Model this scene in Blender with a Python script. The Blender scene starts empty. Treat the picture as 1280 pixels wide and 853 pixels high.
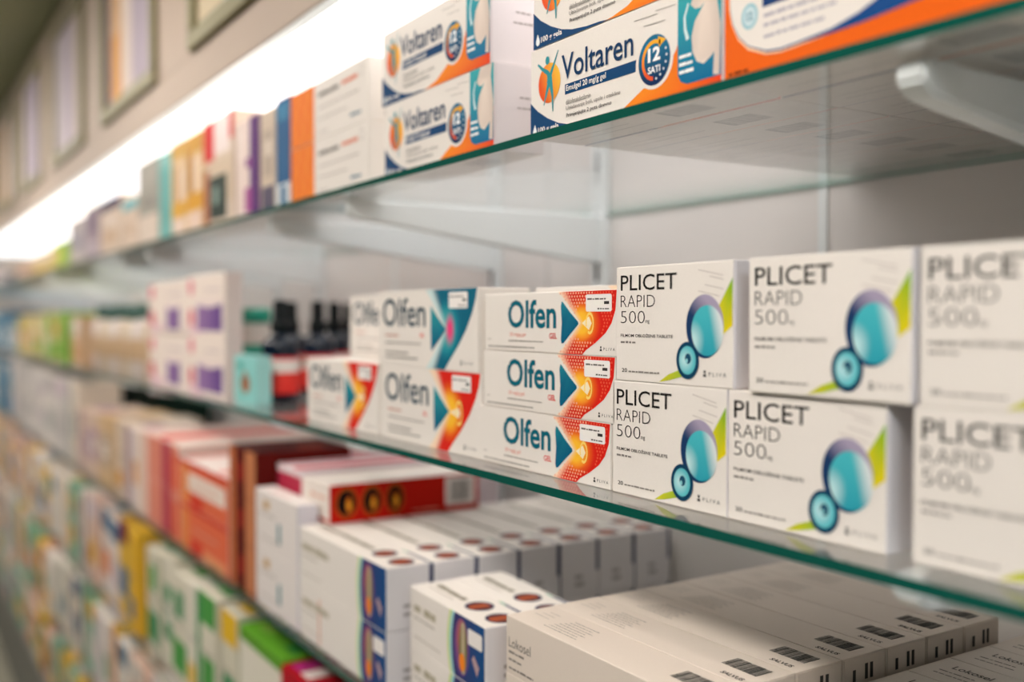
import bpy, bmesh, math, random
from mathutils import Vector, Matrix

# ------------------------------------------------------------------ camera
EYE = 1.45
FPX = 1280 * 35 / 36
AL = math.atan(790 / FPX)          # angle between the view axis and the shelf run
PIT = math.atan(29.5 / FPX)
sc = bpy.context.scene
cd = bpy.data.cameras.new('camera'); cam = bpy.data.objects.new('camera', cd)
sc.collection.objects.link(cam); sc.camera = cam
cd.sensor_width = 36; cd.lens = 35; cd.clip_start = 0.02; cd.clip_end = 60
cam.location = (0, 0, EYE)
cam.rotation_euler = (math.pi / 2 - PIT, 0, math.pi / 2 - AL)
cd.dof.use_dof = True
cd.dof.focus_distance = 0.72
cd.dof.aperture_fstop = 2.4

# ------------------------------------------------------------------ world, exposure
W = bpy.data.worlds.new('shop_ambient'); sc.world = W; W.use_nodes = True
bg = W.node_tree.nodes['Background']
bg.inputs[0].default_value = (.72, .92, 1.0, 1); bg.inputs[1].default_value = 0.06
vs = sc.view_settings
vs.view_transform = 'Standard'; vs.look = 'None'; vs.gamma = 1; vs.exposure = 0.0; vs.use_curve_mapping = False
DIFFUSER_LIGHT = 1.55               # lit panels under the wall cabinets
CEILING_LIGHT = 35.5               # ceiling panels over the aisle

C = sc.collection
rnd = random.Random(7)

# ------------------------------------------------------------------ pixel helpers (only used to read distances off the photograph)
_F = Vector((-math.cos(AL) * math.cos(PIT), math.sin(AL) * math.cos(PIT), -math.sin(PIT)))
_R = Vector((math.sin(AL), math.cos(AL), 0)); _U = _R.cross(_F)
def at(px, Y, py=397):
    d = _F + _R * ((px - 640) / FPX) + _U * ((426.5 - py) / FPX)
    return d * (Y / d.y)
def ax(px, Y): return at(px, Y).x

# ------------------------------------------------------------------ colour and materials
def lin(c):
    if isinstance(c, str):
        c = [int(c[i:i + 2], 16) for i in (0, 2, 4)]
    return tuple((v / 255 / 12.92 if v / 255 <= .04045 else ((v / 255 + .055) / 1.055) ** 2.4) for v in c[:3])
def mixc(a, b, t):
    t = max(0, min(1, t)); return tuple(x + (y - x) * t for x, y in zip(a, b))

def new_mat(name):
    m = bpy.data.materials.new(name); m.use_nodes = True
    return m, m.node_tree.nodes, m.node_tree.links, m.node_tree.nodes['Principled BSDF']
def paper_mat(name, rough, spec, bump):
    m, n, l, p = new_mat(name)
    a = n.new('ShaderNodeAttribute'); a.attribute_name = 'Col'
    tc = n.new('ShaderNodeTexCoord'); nz = n.new('ShaderNodeTexNoise')
    nz.inputs['Scale'].default_value = 900; nz.inputs['Detail'].default_value = 3
    l.new(tc.outputs['Object'], nz.inputs['Vector'])
    mp = n.new('ShaderNodeMapRange'); mp.inputs['To Min'].default_value = .96; mp.inputs['To Max'].default_value = 1.02
    l.new(nz.outputs['Fac'], mp.inputs['Value'])
    mx = n.new('ShaderNodeVectorMath'); mx.operation = 'SCALE'
    l.new(a.outputs['Color'], mx.inputs[0]); l.new(mp.outputs['Result'], mx.inputs['Scale'])
    l.new(mx.outputs['Vector'], p.inputs['Base Color'])
    p.inputs['Roughness'].default_value = rough; p.inputs['Specular IOR Level'].default_value = spec
    if bump:
        b = n.new('ShaderNodeBump'); b.inputs['Strength'].default_value = bump; b.inputs['Distance'].default_value = .0003
        l.new(nz.outputs['Fac'], b.inputs['Height']); l.new(b.outputs['Normal'], p.inputs['Normal'])
    return m
M = {}
M['card'] = paper_mat('coated_cardboard', .55, .08, .06)
M['print'] = paper_mat('printed_ink', .55, .06, 0)
def flat(name, col, rough=.5, spec=.5, metal=0, noise=0, scale=40, emit=0):
    m, n, l, p = new_mat(name)
    p.inputs['Base Color'].default_value = (*col, 1)
    p.inputs['Roughness'].default_value = rough; p.inputs['Specular IOR Level'].default_value = spec
    p.inputs['Metallic'].default_value = metal
    if noise:
        tc = n.new('ShaderNodeTexCoord'); nz = n.new('ShaderNodeTexNoise'); nz.inputs['Scale'].default_value = scale
        nz.inputs['Detail'].default_value = 4
        l.new(tc.outputs['Object'], nz.inputs['Vector'])
        r = n.new('ShaderNodeValToRGB')
        r.color_ramp.elements[0].color = (*[c * (1 - noise) for c in col], 1)
        r.color_ramp.elements[1].color = (*[min(1, c * (1 + noise)) for c in col], 1)
        l.new(nz.outputs['Fac'], r.inputs['Fac']); l.new(r.outputs['Color'], p.inputs['Base Color'])
    if emit:
        p.inputs['Emission Color'].default_value = (*col, 1); p.inputs['Emission Strength'].default_value = emit
    M[name] = m
    return m
flat('wall_paint', lin('E4DFDC'), .55, .3, noise=.03, scale=6)
flat('ceiling_paint', lin('A8AB90'), .9, .2, noise=.03, scale=3)
flat('floor_vinyl', lin('8E8B7C'), .35, .4, noise=.12, scale=8)
flat('white_metal', lin('E9EDEE'), .35, .5, noise=.02, scale=30)
flat('slot_black', lin('2A2A28'), .6, .3)
flat('cabinet_beige', lin('B8A595'), .55, .3, noise=.04, scale=5)
flat('olive_frame', lin('8E8764'), .5, .3, noise=.05, scale=12)
flat('glass_edge', (.003, .085, .062), .12, .6)
flat('glass_edge_lit', (.10, .30, .24), .3, .4)  # same glass, its glow beside the white wall painted into the colour
flat('diffuser_cool', (1.0, .985, .985), .6, .2, emit=DIFFUSER_LIGHT)
flat('diffuser_inside', (1.0, .96, .94), .6, .2, emit=9)
flat('added_cool_light', (.88, .95, 1.0), .6, .2, emit=CEILING_LIGHT * .5)
flat('lamp_warm', (1.0, .92, .84), .6, .2, emit=CEILING_LIGHT)
flat('bottle_navy', (.003, .009, .022), .12, .5)
flat('cap_black', (.003, .006, .007), .45, .2)
flat('jar_white', lin('DCD6CC'), .3, .5)
flat('lid_teal', lin('1FA086'), .35, .5)
flat('cap_green', lin('47675F'), .4, .5)
flat('side_grey', lin('6C7168'), .6, .3, noise=.04, scale=5)
flat('plinth', lin('70706A'), .5, .3, noise=.05)
def glass_mat(name, tint):
    m = bpy.data.materials.new(name); m.use_nodes = True
    n, l = m.node_tree.nodes, m.node_tree.links
    n.remove(n['Principled BSDF']); out = n['Material Output']
    t = n.new('ShaderNodeBsdfTransparent'); t.inputs[0].default_value = (*tint, 1)
    g = n.new('ShaderNodeBsdfGlossy'); g.inputs['Roughness'].default_value = .015; g.inputs[0].default_value = (.97, .97, .97, 1)
    lw = n.new('ShaderNodeLayerWeight'); lw.inputs['Blend'].default_value = .5
    pw = n.new('ShaderNodeMath'); pw.operation = 'POWER'; pw.inputs[1].default_value = 5; l.new(lw.outputs['Facing'], pw.inputs[0])
    f = n.new('ShaderNodeMath'); f.operation = 'MULTIPLY_ADD'; f.inputs[1].default_value = .93; f.inputs[2].default_value = .04; l.new(pw.outputs[0], f.inputs[0])
    x = n.new('ShaderNodeMixShader')
    l.new(f.outputs[0], x.inputs[0]); l.new(t.outputs[0], x.inputs[1]); l.new(g.outputs[0], x.inputs[2])
    l.new(x.outputs[0], out.inputs[0]); M[name] = m
glass_mat('shelf_glass', (.982, .99, .986)); glass_mat('door_glass', (.95, .96, .93))

# ------------------------------------------------------------------ object helpers
def link(o, parent=None):
    C.objects.link(o)
    if parent: o.parent = parent
    return o
def tag(o, label, cat, group=None, kind=None):
    if label: o['label'] = label
    if cat: o['category'] = cat
    if group: o['group'] = group
    if kind: o['kind'] = kind
    return o
def thing(name, label, cat, loc, rz=0, group=None):
    o = bpy.data.objects.new(name, None); o.empty_display_size = .02
    link(o); o.location = loc; o.rotation_euler = (0, 0, rz)
    return tag(o, label, cat, group)
def part(name, me, parent, loc=(0, 0, 0)):
    o = bpy.data.objects.new(name, me); link(o, parent); o.location = loc
    return o
def from_bm(name, bm, mats, smooth=False):
    me = bpy.data.meshes.new(name); bm.to_mesh(me); bm.free()
    for m in (mats if isinstance(mats, (list, tuple)) else [mats]): me.materials.append(M[m])
    if smooth:
        for p in me.polygons: p.use_smooth = True
    return me
def add_box(bm, x0, x1, y0, y1, z0, z1, mi=0):
    vv = [bm.verts.new((x, y, z)) for x in (x0, x1) for y in (y0, y1) for z in (z0, z1)]
    fs = [bm.faces.new([vv[i] for i in q]) for q in ((0, 1, 3, 2), (4, 6, 7, 5), (0, 4, 5, 1), (2, 3, 7, 6), (0, 2, 6, 4), (1, 5, 7, 3))]
    for f in fs: f.material_index = mi
    return fs
def box_mesh(name, x0, x1, y0, y1, z0, z1, mat, bev=0):
    bm = bmesh.new(); add_box(bm, x0, x1, y0, y1, z0, z1)
    bmesh.ops.recalc_face_normals(bm, faces=bm.faces)
    if bev: bmesh.ops.bevel(bm, geom=bm.edges[:], offset=bev, segments=2, affect='EDGES', profile=.5)
    return from_bm(name, bm, mat)
def lathe(name, prof, mat, n=28):
    bm = bmesh.new(); rings = []
    for r, z in prof:
        rings.append([bm.verts.new((r * math.cos(2 * math.pi * i / n), r * math.sin(2 * math.pi * i / n), z)) for i in range(n)])
    for a, b in zip(rings, rings[1:]):
        for i in range(n): bm.faces.new((a[i], a[(i + 1) % n], b[(i + 1) % n], b[i]))
    bm.faces.new(rings[0][::-1]); bm.faces.new(rings[-1])
    me = from_bm(name, bm, mat)
    for p in me.polygons: p.use_smooth = len(p.vertices) == 4
    return me
def struct(name, me, loc=(0, 0, 0)):
    o = part(name, me, None, loc); o['kind'] = 'structure'; return o

# ------------------------------------------------------------------ printing on cartons
_txt = {}
def text_geo(s, off):
    k = (s, off)
    if k not in _txt:
        cu = bpy.data.curves.new('t', 'FONT'); cu.body = s; cu.size = 1; cu.resolution_u = 3; cu.offset = off; cu.fill_mode = 'FRONT'
        ob = bpy.data.objects.new('t', cu); C.objects.link(ob)
        me = bpy.data.meshes.new_from_object(ob)
        vs_ = [tuple(v.co) for v in me.vertices]; fs = [tuple(p.vertices) for p in me.polygons]
        bpy.data.objects.remove(ob); bpy.data.curves.remove(cu); bpy.data.meshes.remove(me)
        xs = [v[0] for v in vs_]; ys = [v[1] for v in vs_]
        _txt[k] = (vs_, fs, min(xs), max(xs), min(ys), max(ys))
    return _txt[k]
class Pr:                           # one printed layer set on one face, in millimetres from its lower left corner
    def __init__(s): s.v = []; s.f = []; s.c = []
    def _add(s, pts, faces, col, lay):
        b = len(s.v)
        for p in pts:
            s.v.append((p[0], p[1], lay)); s.c.append(col(p[0], p[1]) if callable(col) else col)
        s.f += [tuple(i + b for i in q) for q in faces]
    def poly(s, pts, col, lay=0): s._add(pts, [tuple(range(len(pts)))], col if callable(col) else lin(col), lay)
    def rect(s, a, b, c, d, col, lay=0): s.poly([(a, c), (b, c), (b, d), (a, d)], col, lay)
    def rrect(s, a, b, c, d, r, col, lay=0):
        pts = []
        for cx, cy, a0 in ((b - r, d - r, 0), (a + r, d - r, 90), (a + r, c + r, 180), (b - r, c + r, 270)):
            pts += [(cx + r * math.cos(math.radians(a0 + k * 30)), cy + r * math.sin(math.radians(a0 + k * 30))) for k in range(4)]
        s.poly(pts, col, lay)
    def ell(s, cx, cy, rx, ry, col, lay=0, n=40, rings=1, a0=0, a1=360, r0=0):
        col = col if callable(col) else lin(col); closed = a1 - a0 >= 360
        m = n if closed else n + 1; pts = []; fs = []
        for j in range(rings + 1):
            k = r0 + (1 - r0) * j / rings
            for i in range(m):
                a = math.radians(a0 + (a1 - a0) * i / n); pts.append((cx + rx * k * math.cos(a), cy + ry * k * math.sin(a)))
        for j in range(rings):
            for i in range(n):
                i2 = (i + 1) % m; fs.append((j * m + i, j * m + i2, (j + 1) * m + i2, (j + 1) * m + i))
        s._add(pts, fs, col, lay)
    def band(s, L, Rr, t0, t1, nx, ny, col, lay=0):      # region between two curves s = L(t), s = R(t)
        pts = []; fs = []
        for j in range(ny + 1):
            t = t0 + (t1 - t0) * j / ny
            for i in range(nx + 1): pts.append((L(t) + (Rr(t) - L(t)) * i / nx, t))
        for j in range(ny):
            for i in range(nx):
                a = j * (nx + 1) + i; fs.append((a, a + 1, a + nx + 2, a + nx + 1))
        s._add(pts, fs, col if callable(col) else lin(col), lay)
    def stroke(s, pts, w0, w1, col, lay=0):
        n = len(pts); Lp = []; Rp = []
        for i, (x, y) in enumerate(pts):
            a = pts[max(0, i - 1)]; b = pts[min(n - 1, i + 1)]; dx, dy = b[0] - a[0], b[1] - a[1]; k = math.hypot(dx, dy) or 1
            w = (w0 + (w1 - w0) * i / (n - 1)) / 2; Lp.append((x - dy / k * w, y + dx / k * w)); Rp.append((x + dy / k * w, y - dx / k * w))
        s.poly(Rp + Lp[::-1], col, lay)
    def text(s, tx, a, b, c, d, col, lay=2, off=0, vert=False):
        vs_, fs, x0, x1, y0, y1 = text_geo(tx, off)
        if vert: pts = [(b - (y - y0) / (y1 - y0) * (b - a), c + (x - x0) / (x1 - x0) * (d - c)) for x, y, z in vs_]
        else: pts = [(a + (x - x0) / (x1 - x0) * (b - a), c + (y - y0) / (y1 - y0) * (d - c)) for x, y, z in vs_]
        s._add(pts, fs, lin(col), lay)
    def scribble(s, a, b, t, hh, col, lay=2, seed=1, gap=.35):   # unreadably small print as word-length bars
        r = random.Random(seed); x = a
        while x < b - hh * .5:
            w = min(hh * r.uniform(1.5, 4.5), b - x); s.rect(x, x + w, t, t + hh * r.uniform(.75, 1), col, lay); x += w + hh * gap * 1.6
    def barcode(s, a, b, c, d, lay=1, seed=3, horiz=True):
        r = random.Random(seed); x = a
        while x < b:
            w = r.choice((.35, .6, .9)); s.rect(x, min(b, x + w), c, d, '2B302F', lay); x += w + r.choice((.4, .6, .9))
    def mesh(s, face, w, d, h, name):
        me = bpy.data.meshes.new(name); vv = []
        for a, b, lay in s.v:
            o = .00012 + .00007 * lay; a /= 1000; b /= 1000
            if face == 'front': vv.append((-w / 2 + a, -d / 2 - o, b))
            elif face == 'right': vv.append((w / 2 + o + .0006, -d / 2 + a, b))
            elif face == 'top': vv.append((-w / 2 + a, -d / 2 + b, h + o))
            elif face == 'bottom': vv.append((-w / 2 + a, d / 2 - b, -o * .5))
        me.from_pydata(vv, [], s.f)
        at_ = me.color_attributes.new('Col', 'FLOAT_COLOR', 'POINT')
        for i, c in enumerate(s.c): at_.data[i].color = (*c, 1)
        me.materials.append(M['print'])
        return me

WHITE = 'EAE3DC'
_bodies = {}
def body_mesh(w, d, h, cols):
    key = (round(w, 4), round(d, 4), round(h, 4), tuple(sorted(cols.items())))
    if key in _bodies: return _bodies[key]
    bm = bmesh.new(); add_box(bm, -w / 2, w / 2, -d / 2, d / 2, 0, h)
    bmesh.ops.recalc_face_normals(bm, faces=bm.faces)
    bmesh.ops.bevel(bm, geom=bm.edges[:], offset=.0008, segments=2, affect='EDGES', profile=.5)
    me = from_bm('carton', bm, 'card')
    ca = me.color_attributes.new('Col', 'FLOAT_COLOR', 'CORNER')
    for p in me.polygons:
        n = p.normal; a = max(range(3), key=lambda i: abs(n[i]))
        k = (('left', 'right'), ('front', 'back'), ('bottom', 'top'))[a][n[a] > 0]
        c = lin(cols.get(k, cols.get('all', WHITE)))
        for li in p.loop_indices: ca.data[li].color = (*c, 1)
    _bodies[key] = me
    return me
_flaps = {}
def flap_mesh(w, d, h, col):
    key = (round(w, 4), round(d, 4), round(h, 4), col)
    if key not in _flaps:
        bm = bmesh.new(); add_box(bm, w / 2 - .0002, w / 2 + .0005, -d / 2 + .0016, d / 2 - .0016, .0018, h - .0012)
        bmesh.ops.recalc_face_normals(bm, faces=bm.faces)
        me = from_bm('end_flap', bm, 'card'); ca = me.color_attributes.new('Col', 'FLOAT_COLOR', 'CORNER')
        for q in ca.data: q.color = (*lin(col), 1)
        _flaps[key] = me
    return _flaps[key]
_prints = {}
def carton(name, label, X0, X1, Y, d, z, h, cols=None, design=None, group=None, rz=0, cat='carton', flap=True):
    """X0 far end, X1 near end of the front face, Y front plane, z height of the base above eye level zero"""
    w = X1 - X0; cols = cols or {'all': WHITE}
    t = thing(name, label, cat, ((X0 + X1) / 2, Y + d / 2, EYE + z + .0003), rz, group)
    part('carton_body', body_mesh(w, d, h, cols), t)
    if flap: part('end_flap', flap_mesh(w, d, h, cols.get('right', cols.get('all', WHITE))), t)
    if design:
        fn, args = design[0], design[1:]
        key = (fn.__name__, args, round(w, 4), round(d, 4), round(h, 4))
        if key not in _prints:
            _prints[key] = [(pn, pr.mesh(fc, w, d, h, pn)) for pn, fc, pr in fn(w * 1000, d * 1000, h * 1000, *args)]
        for pn, me in _prints[key]:
            o = part(pn, me, t)
            if pn in ('small_print', 'fine_print', 'lettering'): o['kind'] = 'stuff'   # print too fine to pick apart
    return t

# ------------------------------------------------------------------ carton designs
NAVY = '12406F'; TEALD = '0B6A86'; ORANGE = 'F07A1C'
def pliva(p, s, t, k=1, col='4A4644'):
    p.ell(s, t + 3.1 * k, 1.0 * k, 1.0 * k, col, 2, 12); p.poly([(s - 1.5 * k, t), (s + 1.5 * k, t), (s + 1.1 * k, t + 1.7 * k), (s - 1.1 * k, t + 1.7 * k)], col, 2)
    p.text('P L I V A', s + 3.6 * k, s + 18.5 * k, t + .6 * k, t + 3.0 * k, col, 2)
def swoosh_col(w, h, tip, warm):
    def f(x, y):
        u = (x - tip[0]) / w * 186; v = (y - tip[1]) / h * 47.7
        dist = math.hypot(u, v * 1.3)
        if warm:
            red, org, yel, pale = lin('DB2318'), lin('F06A1E'), lin('FFC233'), lin('F8DCC0')
        else:
            red, org, yel, pale = lin('0E6680'), lin('1C8B9B'), lin('3FA9AE'), lin('CFE3E2')
        c = mixc(yel, org, (dist - 9) / 9); c = mixc(c, red, (dist - 16) / 8)
        ed = -u - abs(v) * .95 + 3                       # distance beyond the inner, faded edge
        c = mixc(c, pale, (ed + 1) / 9) if ed > -1 else c
        if not warm:
            k = math.hypot((u - 6) / 9, v / 11); c = mixc(lin('EE3F7E'), c, (k - .35) / .6)
        return c
    return f
def d_olfen(w, d, h, warm, tall):
    L = Pr(); A = Pr(); S = Pr(); NM = Pr(); AR = Pr(); RG = Pr(); MK = Pr(); kx, ky = w / 186.0, h / 47.7
    if tall:
        X = lambda x: x * w / 207; Y = lambda y: y * h / 77
        tip = (X(150), Y(38.5)); left = lambda t: X(108) + X(40) * (1 - abs(t / h - .5) * 2) ** .9
        ribs = [(0, 146), (.1, 154), (.3, 172), (.5, 187), (.7, 198), (.86, 204), (1, 206.5)]
        tri = [(119, 61), (133, 50), (149, 38.6), (135, 28), (120, 17), (118.6, 38)]
        NM.text('Olfen', X(11.3), X(108), Y(40.5), Y(69.5), '1F4052', 2, .008)
        L.scribble(X(17.5), X(48), Y(30.5), Y(2.2), 'C07A62', 2, 3)
        L.text('GEL', X(96), X(105), Y(30.5), Y(34.5), 'E0403A', 2, .02)
        L.scribble(X(17.5), X(99), Y(23), Y(1.6), '8D857E', 2, 5); L.scribble(X(17.5), X(70), Y(13), Y(1.8), '6F6963', 2, 6)
        L.scribble(X(17.5), X(91), Y(8), Y(1.8), '6F6963', 2, 7)
        pliva(MK, X(178), Y(6), 1.15); st = (X(155), X(190), Y(58.5), Y(73.5)); rg = (X(168), Y(38.5), X(6.5), Y(12))
    else:
        X = lambda x: x * kx; Y = lambda y: y * ky
        tip = (X(143), Y(23.7)); left = lambda t: X(112) + X(30) * (1 - abs(t / h - .5) * 2) ** .9
        ribs = [(0, 144), (.08, 149), (.2, 161), (.35, 173), (.5, 180), (.7, 184.6), (1, 186)]
        tri = [(117.6, 40.1), (119.6, 39.2), (129, 31.5), (139.2, 24.6), (139.4, 22.8), (129, 15.5), (120, 8.4), (117.5, 8), (116.4, 11), (117.6, 23.7), (116.3, 36)]
        NM.text('Olfen', X(39), X(110), Y(19.2), Y(42), '0F6578', 2, .022)
        NM.rect(X(38.6), X(43), Y(36.6), Y(38.4), WHITE, 3)
        L.text('GEL', X(100.5), X(111), Y(11.4), Y(15.8), 'E02E28', 2, .012)
        L.text('20 mg/g gel', X(41.5), X(66), Y(11.8), Y(15.6), 'E58A78', 2)
        L.scribble(X(40), X(92), Y(8.3), Y(1.1), '9A928A', 2, 5); L.scribble(X(7), X(79), Y(3.2), Y(1.2), '8A827B', 2, 6)
        L.scribble(X(6), X(12), Y(9.2), Y(1.0), 'B5ADA5', 2, 9); L.rect(X(6), X(112), Y(.6), Y(1.0), 'CFC4BA', 1)
        pliva(MK, X(167.5), Y(3.6), .9, '2E2B2A'); st = (X(149), X(180.5), Y(32.2), Y(44.8)); rg = (X(153.8), Y(23.7), X(5), Y(8.3))
    def right(t):
        q = t / h
        for (a, b), (c, e) in zip(ribs, ribs[1:]):
            if a <= q <= c + 1e-6: return X(b + (e - b) * (q - a) / (c - a))
        return X(ribs[-1][1])
    A.band(left, right, .3, h - .3, 22, 26, swoosh_col(w, h, tip, warm), 0)
    AR.poly([(X(a), Y(b)) for a, b in tri], lambda x, y: mixc(lin('0B5F80'), lin('2D9AA4'), (y - Y(24)) / Y(30) + (X(126) - x) / w * .5), 2)
    if warm:
        RG.ell(rg[0], rg[1], rg[2], rg[3], 'FFD873', 2, 26, 1, -120, 200, .74)
        RG.poly([(tip[0] + X(1), tip[1]), (rg[0] - X(1), rg[1] + Y(5)), (rg[0] + X(2.4), rg[1]), (rg[0] - X(1), rg[1] - Y(5))], 'FBE9C8', 1)
        if not tall:
            r = random.Random(4); yy = 2.0; row = 0
            while yy < h - 1.5:
                xx = left(yy) + 1 + (row % 2) * 1.7
                while xx < right(yy) - 2:
                    dist = math.hypot(xx - tip[0] - 8, (yy - tip[1]) * 1.3)
                    if dist > 19: A.ell(xx, yy, .95, .9, 'F4AE8E' if xx < tip[0] + 14 else 'E8573A', 1, 8)
                    xx += 3.4
                yy += 2.5; row += 1
    S.rrect(*st, 1.6, 'F1ECE8', 3)
    a, b, c, e = st; hh = (e - c)
    S.scribble(a + 2, b - 7, e - hh * .32, hh * .1, '6C6764', 4, 2); S.scribble(b - 9, b - 3, c + hh * .42, hh * .18, '3A3735', 4, 5, .15)
    S.scribble(b - 17, b - 3, c + hh * .12, hh * .09, '6C6764', 4, 8)
    return [('name_lettering', 'front', NM), ('small_print', 'front', L), ('swoosh', 'front', A), ('arrow', 'front', AR)] + ([('glow_ring', 'front', RG)] if warm else []) + [('maker_mark', 'front', MK), ('price_sticker', 'front', S)]
def d_plicet(w, d, h):
    L = Pr(); A = Pr(); k = w / 116.0; q = h / 81.0; N1 = Pr(); N2 = Pr(); N3 = Pr(); C2 = Pr(); LF = Pr(); SM = Pr()
    T = lambda s, a, b, c, e, col, off: {'PLICET': N1, 'RAPID': N2, '500': N3, 'mg': N3}.get(s, L).text(s, a * k, b * k, c * q, e * q, col, 2, off)
    T('PLICET', 5.2, 64.2, 64, 75.1, '221F1E', .004); T('RAPID', 5.2, 42.3, 52.4, 60.7, '34302E', -.017)
    T('500', 5.3, 31.7, 41, 49.6, '34302E', -.02); T('mg', 32.4, 36.6, 40.4, 43.2, '4B4744', 0)
    T('FILMOM OBLOŽENE TABLETE', 5.3, 60.4, 31.2, 33.9, '4A4542', .01); L.scribble(5.3 * k, 21.7 * k, 26.8 * q, 1.6, '8E8782', 2, 9)
    T('20', 6.7, 12.6, 6.2, 9, '3E3A37', .01); L.scribble(14.2 * k, 47 * k, 6.4 * q, 1.3, '8C857F', 2, 4)
    pliva(L, 91 * k, 6.8 * q, 1.05, '4A4644')
    for i, (a, b, t) in enumerate(((84.6, 107, 76), (95, 107.5, 71.5), (90.9, 107.6, 66.2), (85, 104, 62.3))):
        L.stroke([(a * k, t * q), (b * k, (t - 4.2 * (b - a) / 22) * q)], .5, .5, 'BDB3AE', 2)
    E = lambda cx, cy, rx, ry, col, lay, **kw: A.ell(cx * k, cy * q, rx * k, ry * q, col, lay, **kw)
    def outer(x, y):
        x /= k; y /= q; t = (x - 90) / 34 + (y - 39) / 30
        return mixc(lin('1C3A63'), lin('A79CB4'), t * 1.5 + .05)
    def inner(x, y):
        x /= k; y /= q; c = mixc(lin('2E9DAF'), lin('4FC0C8'), (y - 20) / 40)
        c = mixc(c, lin('DCE2E2'), ((x - 97) * 1.0 + (y - 37) * .25) / 9)
        return mixc(lin('BFE3E4'), c, (math.hypot(x - 80, (y - 30) * .8) - 2) / 9)
    E(90.7, 39.4, 17.2, 20.6, outer, 2, rings=8)
    E(93.2, 36.6, 14.6, 16.4, inner, 3, rings=10, n=44)
    E = lambda cx, cy, rx, ry, col, lay, **kw: C2.ell(cx * k, cy * q, rx * k, ry * q, col, lay, **kw)
    E(75, 16.8, 10.8, 12.3, '123F5C', 4); E(75, 16.9, 8.0, 9.4, lambda x, y: mixc(lin('C5E8EA'), lin('57BCC6'), math.hypot(x / k - 73, y / q - 17) / 9), 5, rings=5)
    E(75.6, 18, 2.9, 3.4, '1B4A66', 6); E(74.4, 16.6, 1.2, 1.6, '8ED0D6', 7)
    LF.poly([(115.4 * k, 70 * q), (101.7 * k, 50.2 * q), (107.2 * k, 34.2 * q), (115.4 * k, 40 * q)], lambda x, y: mixc(lin('E2CE1C'), lin('6FAE2E'), (y / q - 50) / 14), 1)
    SM.poly([(46.9 * k, 1.3 * q), (56 * k, 6.6 * q), (66 * k, 9.9 * q), (70 * k, 6 * q), (58 * k, 3 * q)], lambda x, y: mixc(lin('CFC82A'), lin('9FBE38'), (x / k - 50) / 20), 1)
    return [('name_lettering', 'front', N1), ('variant_lettering', 'front', N2), ('dose_lettering', 'front', N3), ('small_print', 'front', L), ('large_circle', 'front', A), ('small_circle', 'front', C2), ('leaf', 'front', LF), ('stem', 'front', SM)]
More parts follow.
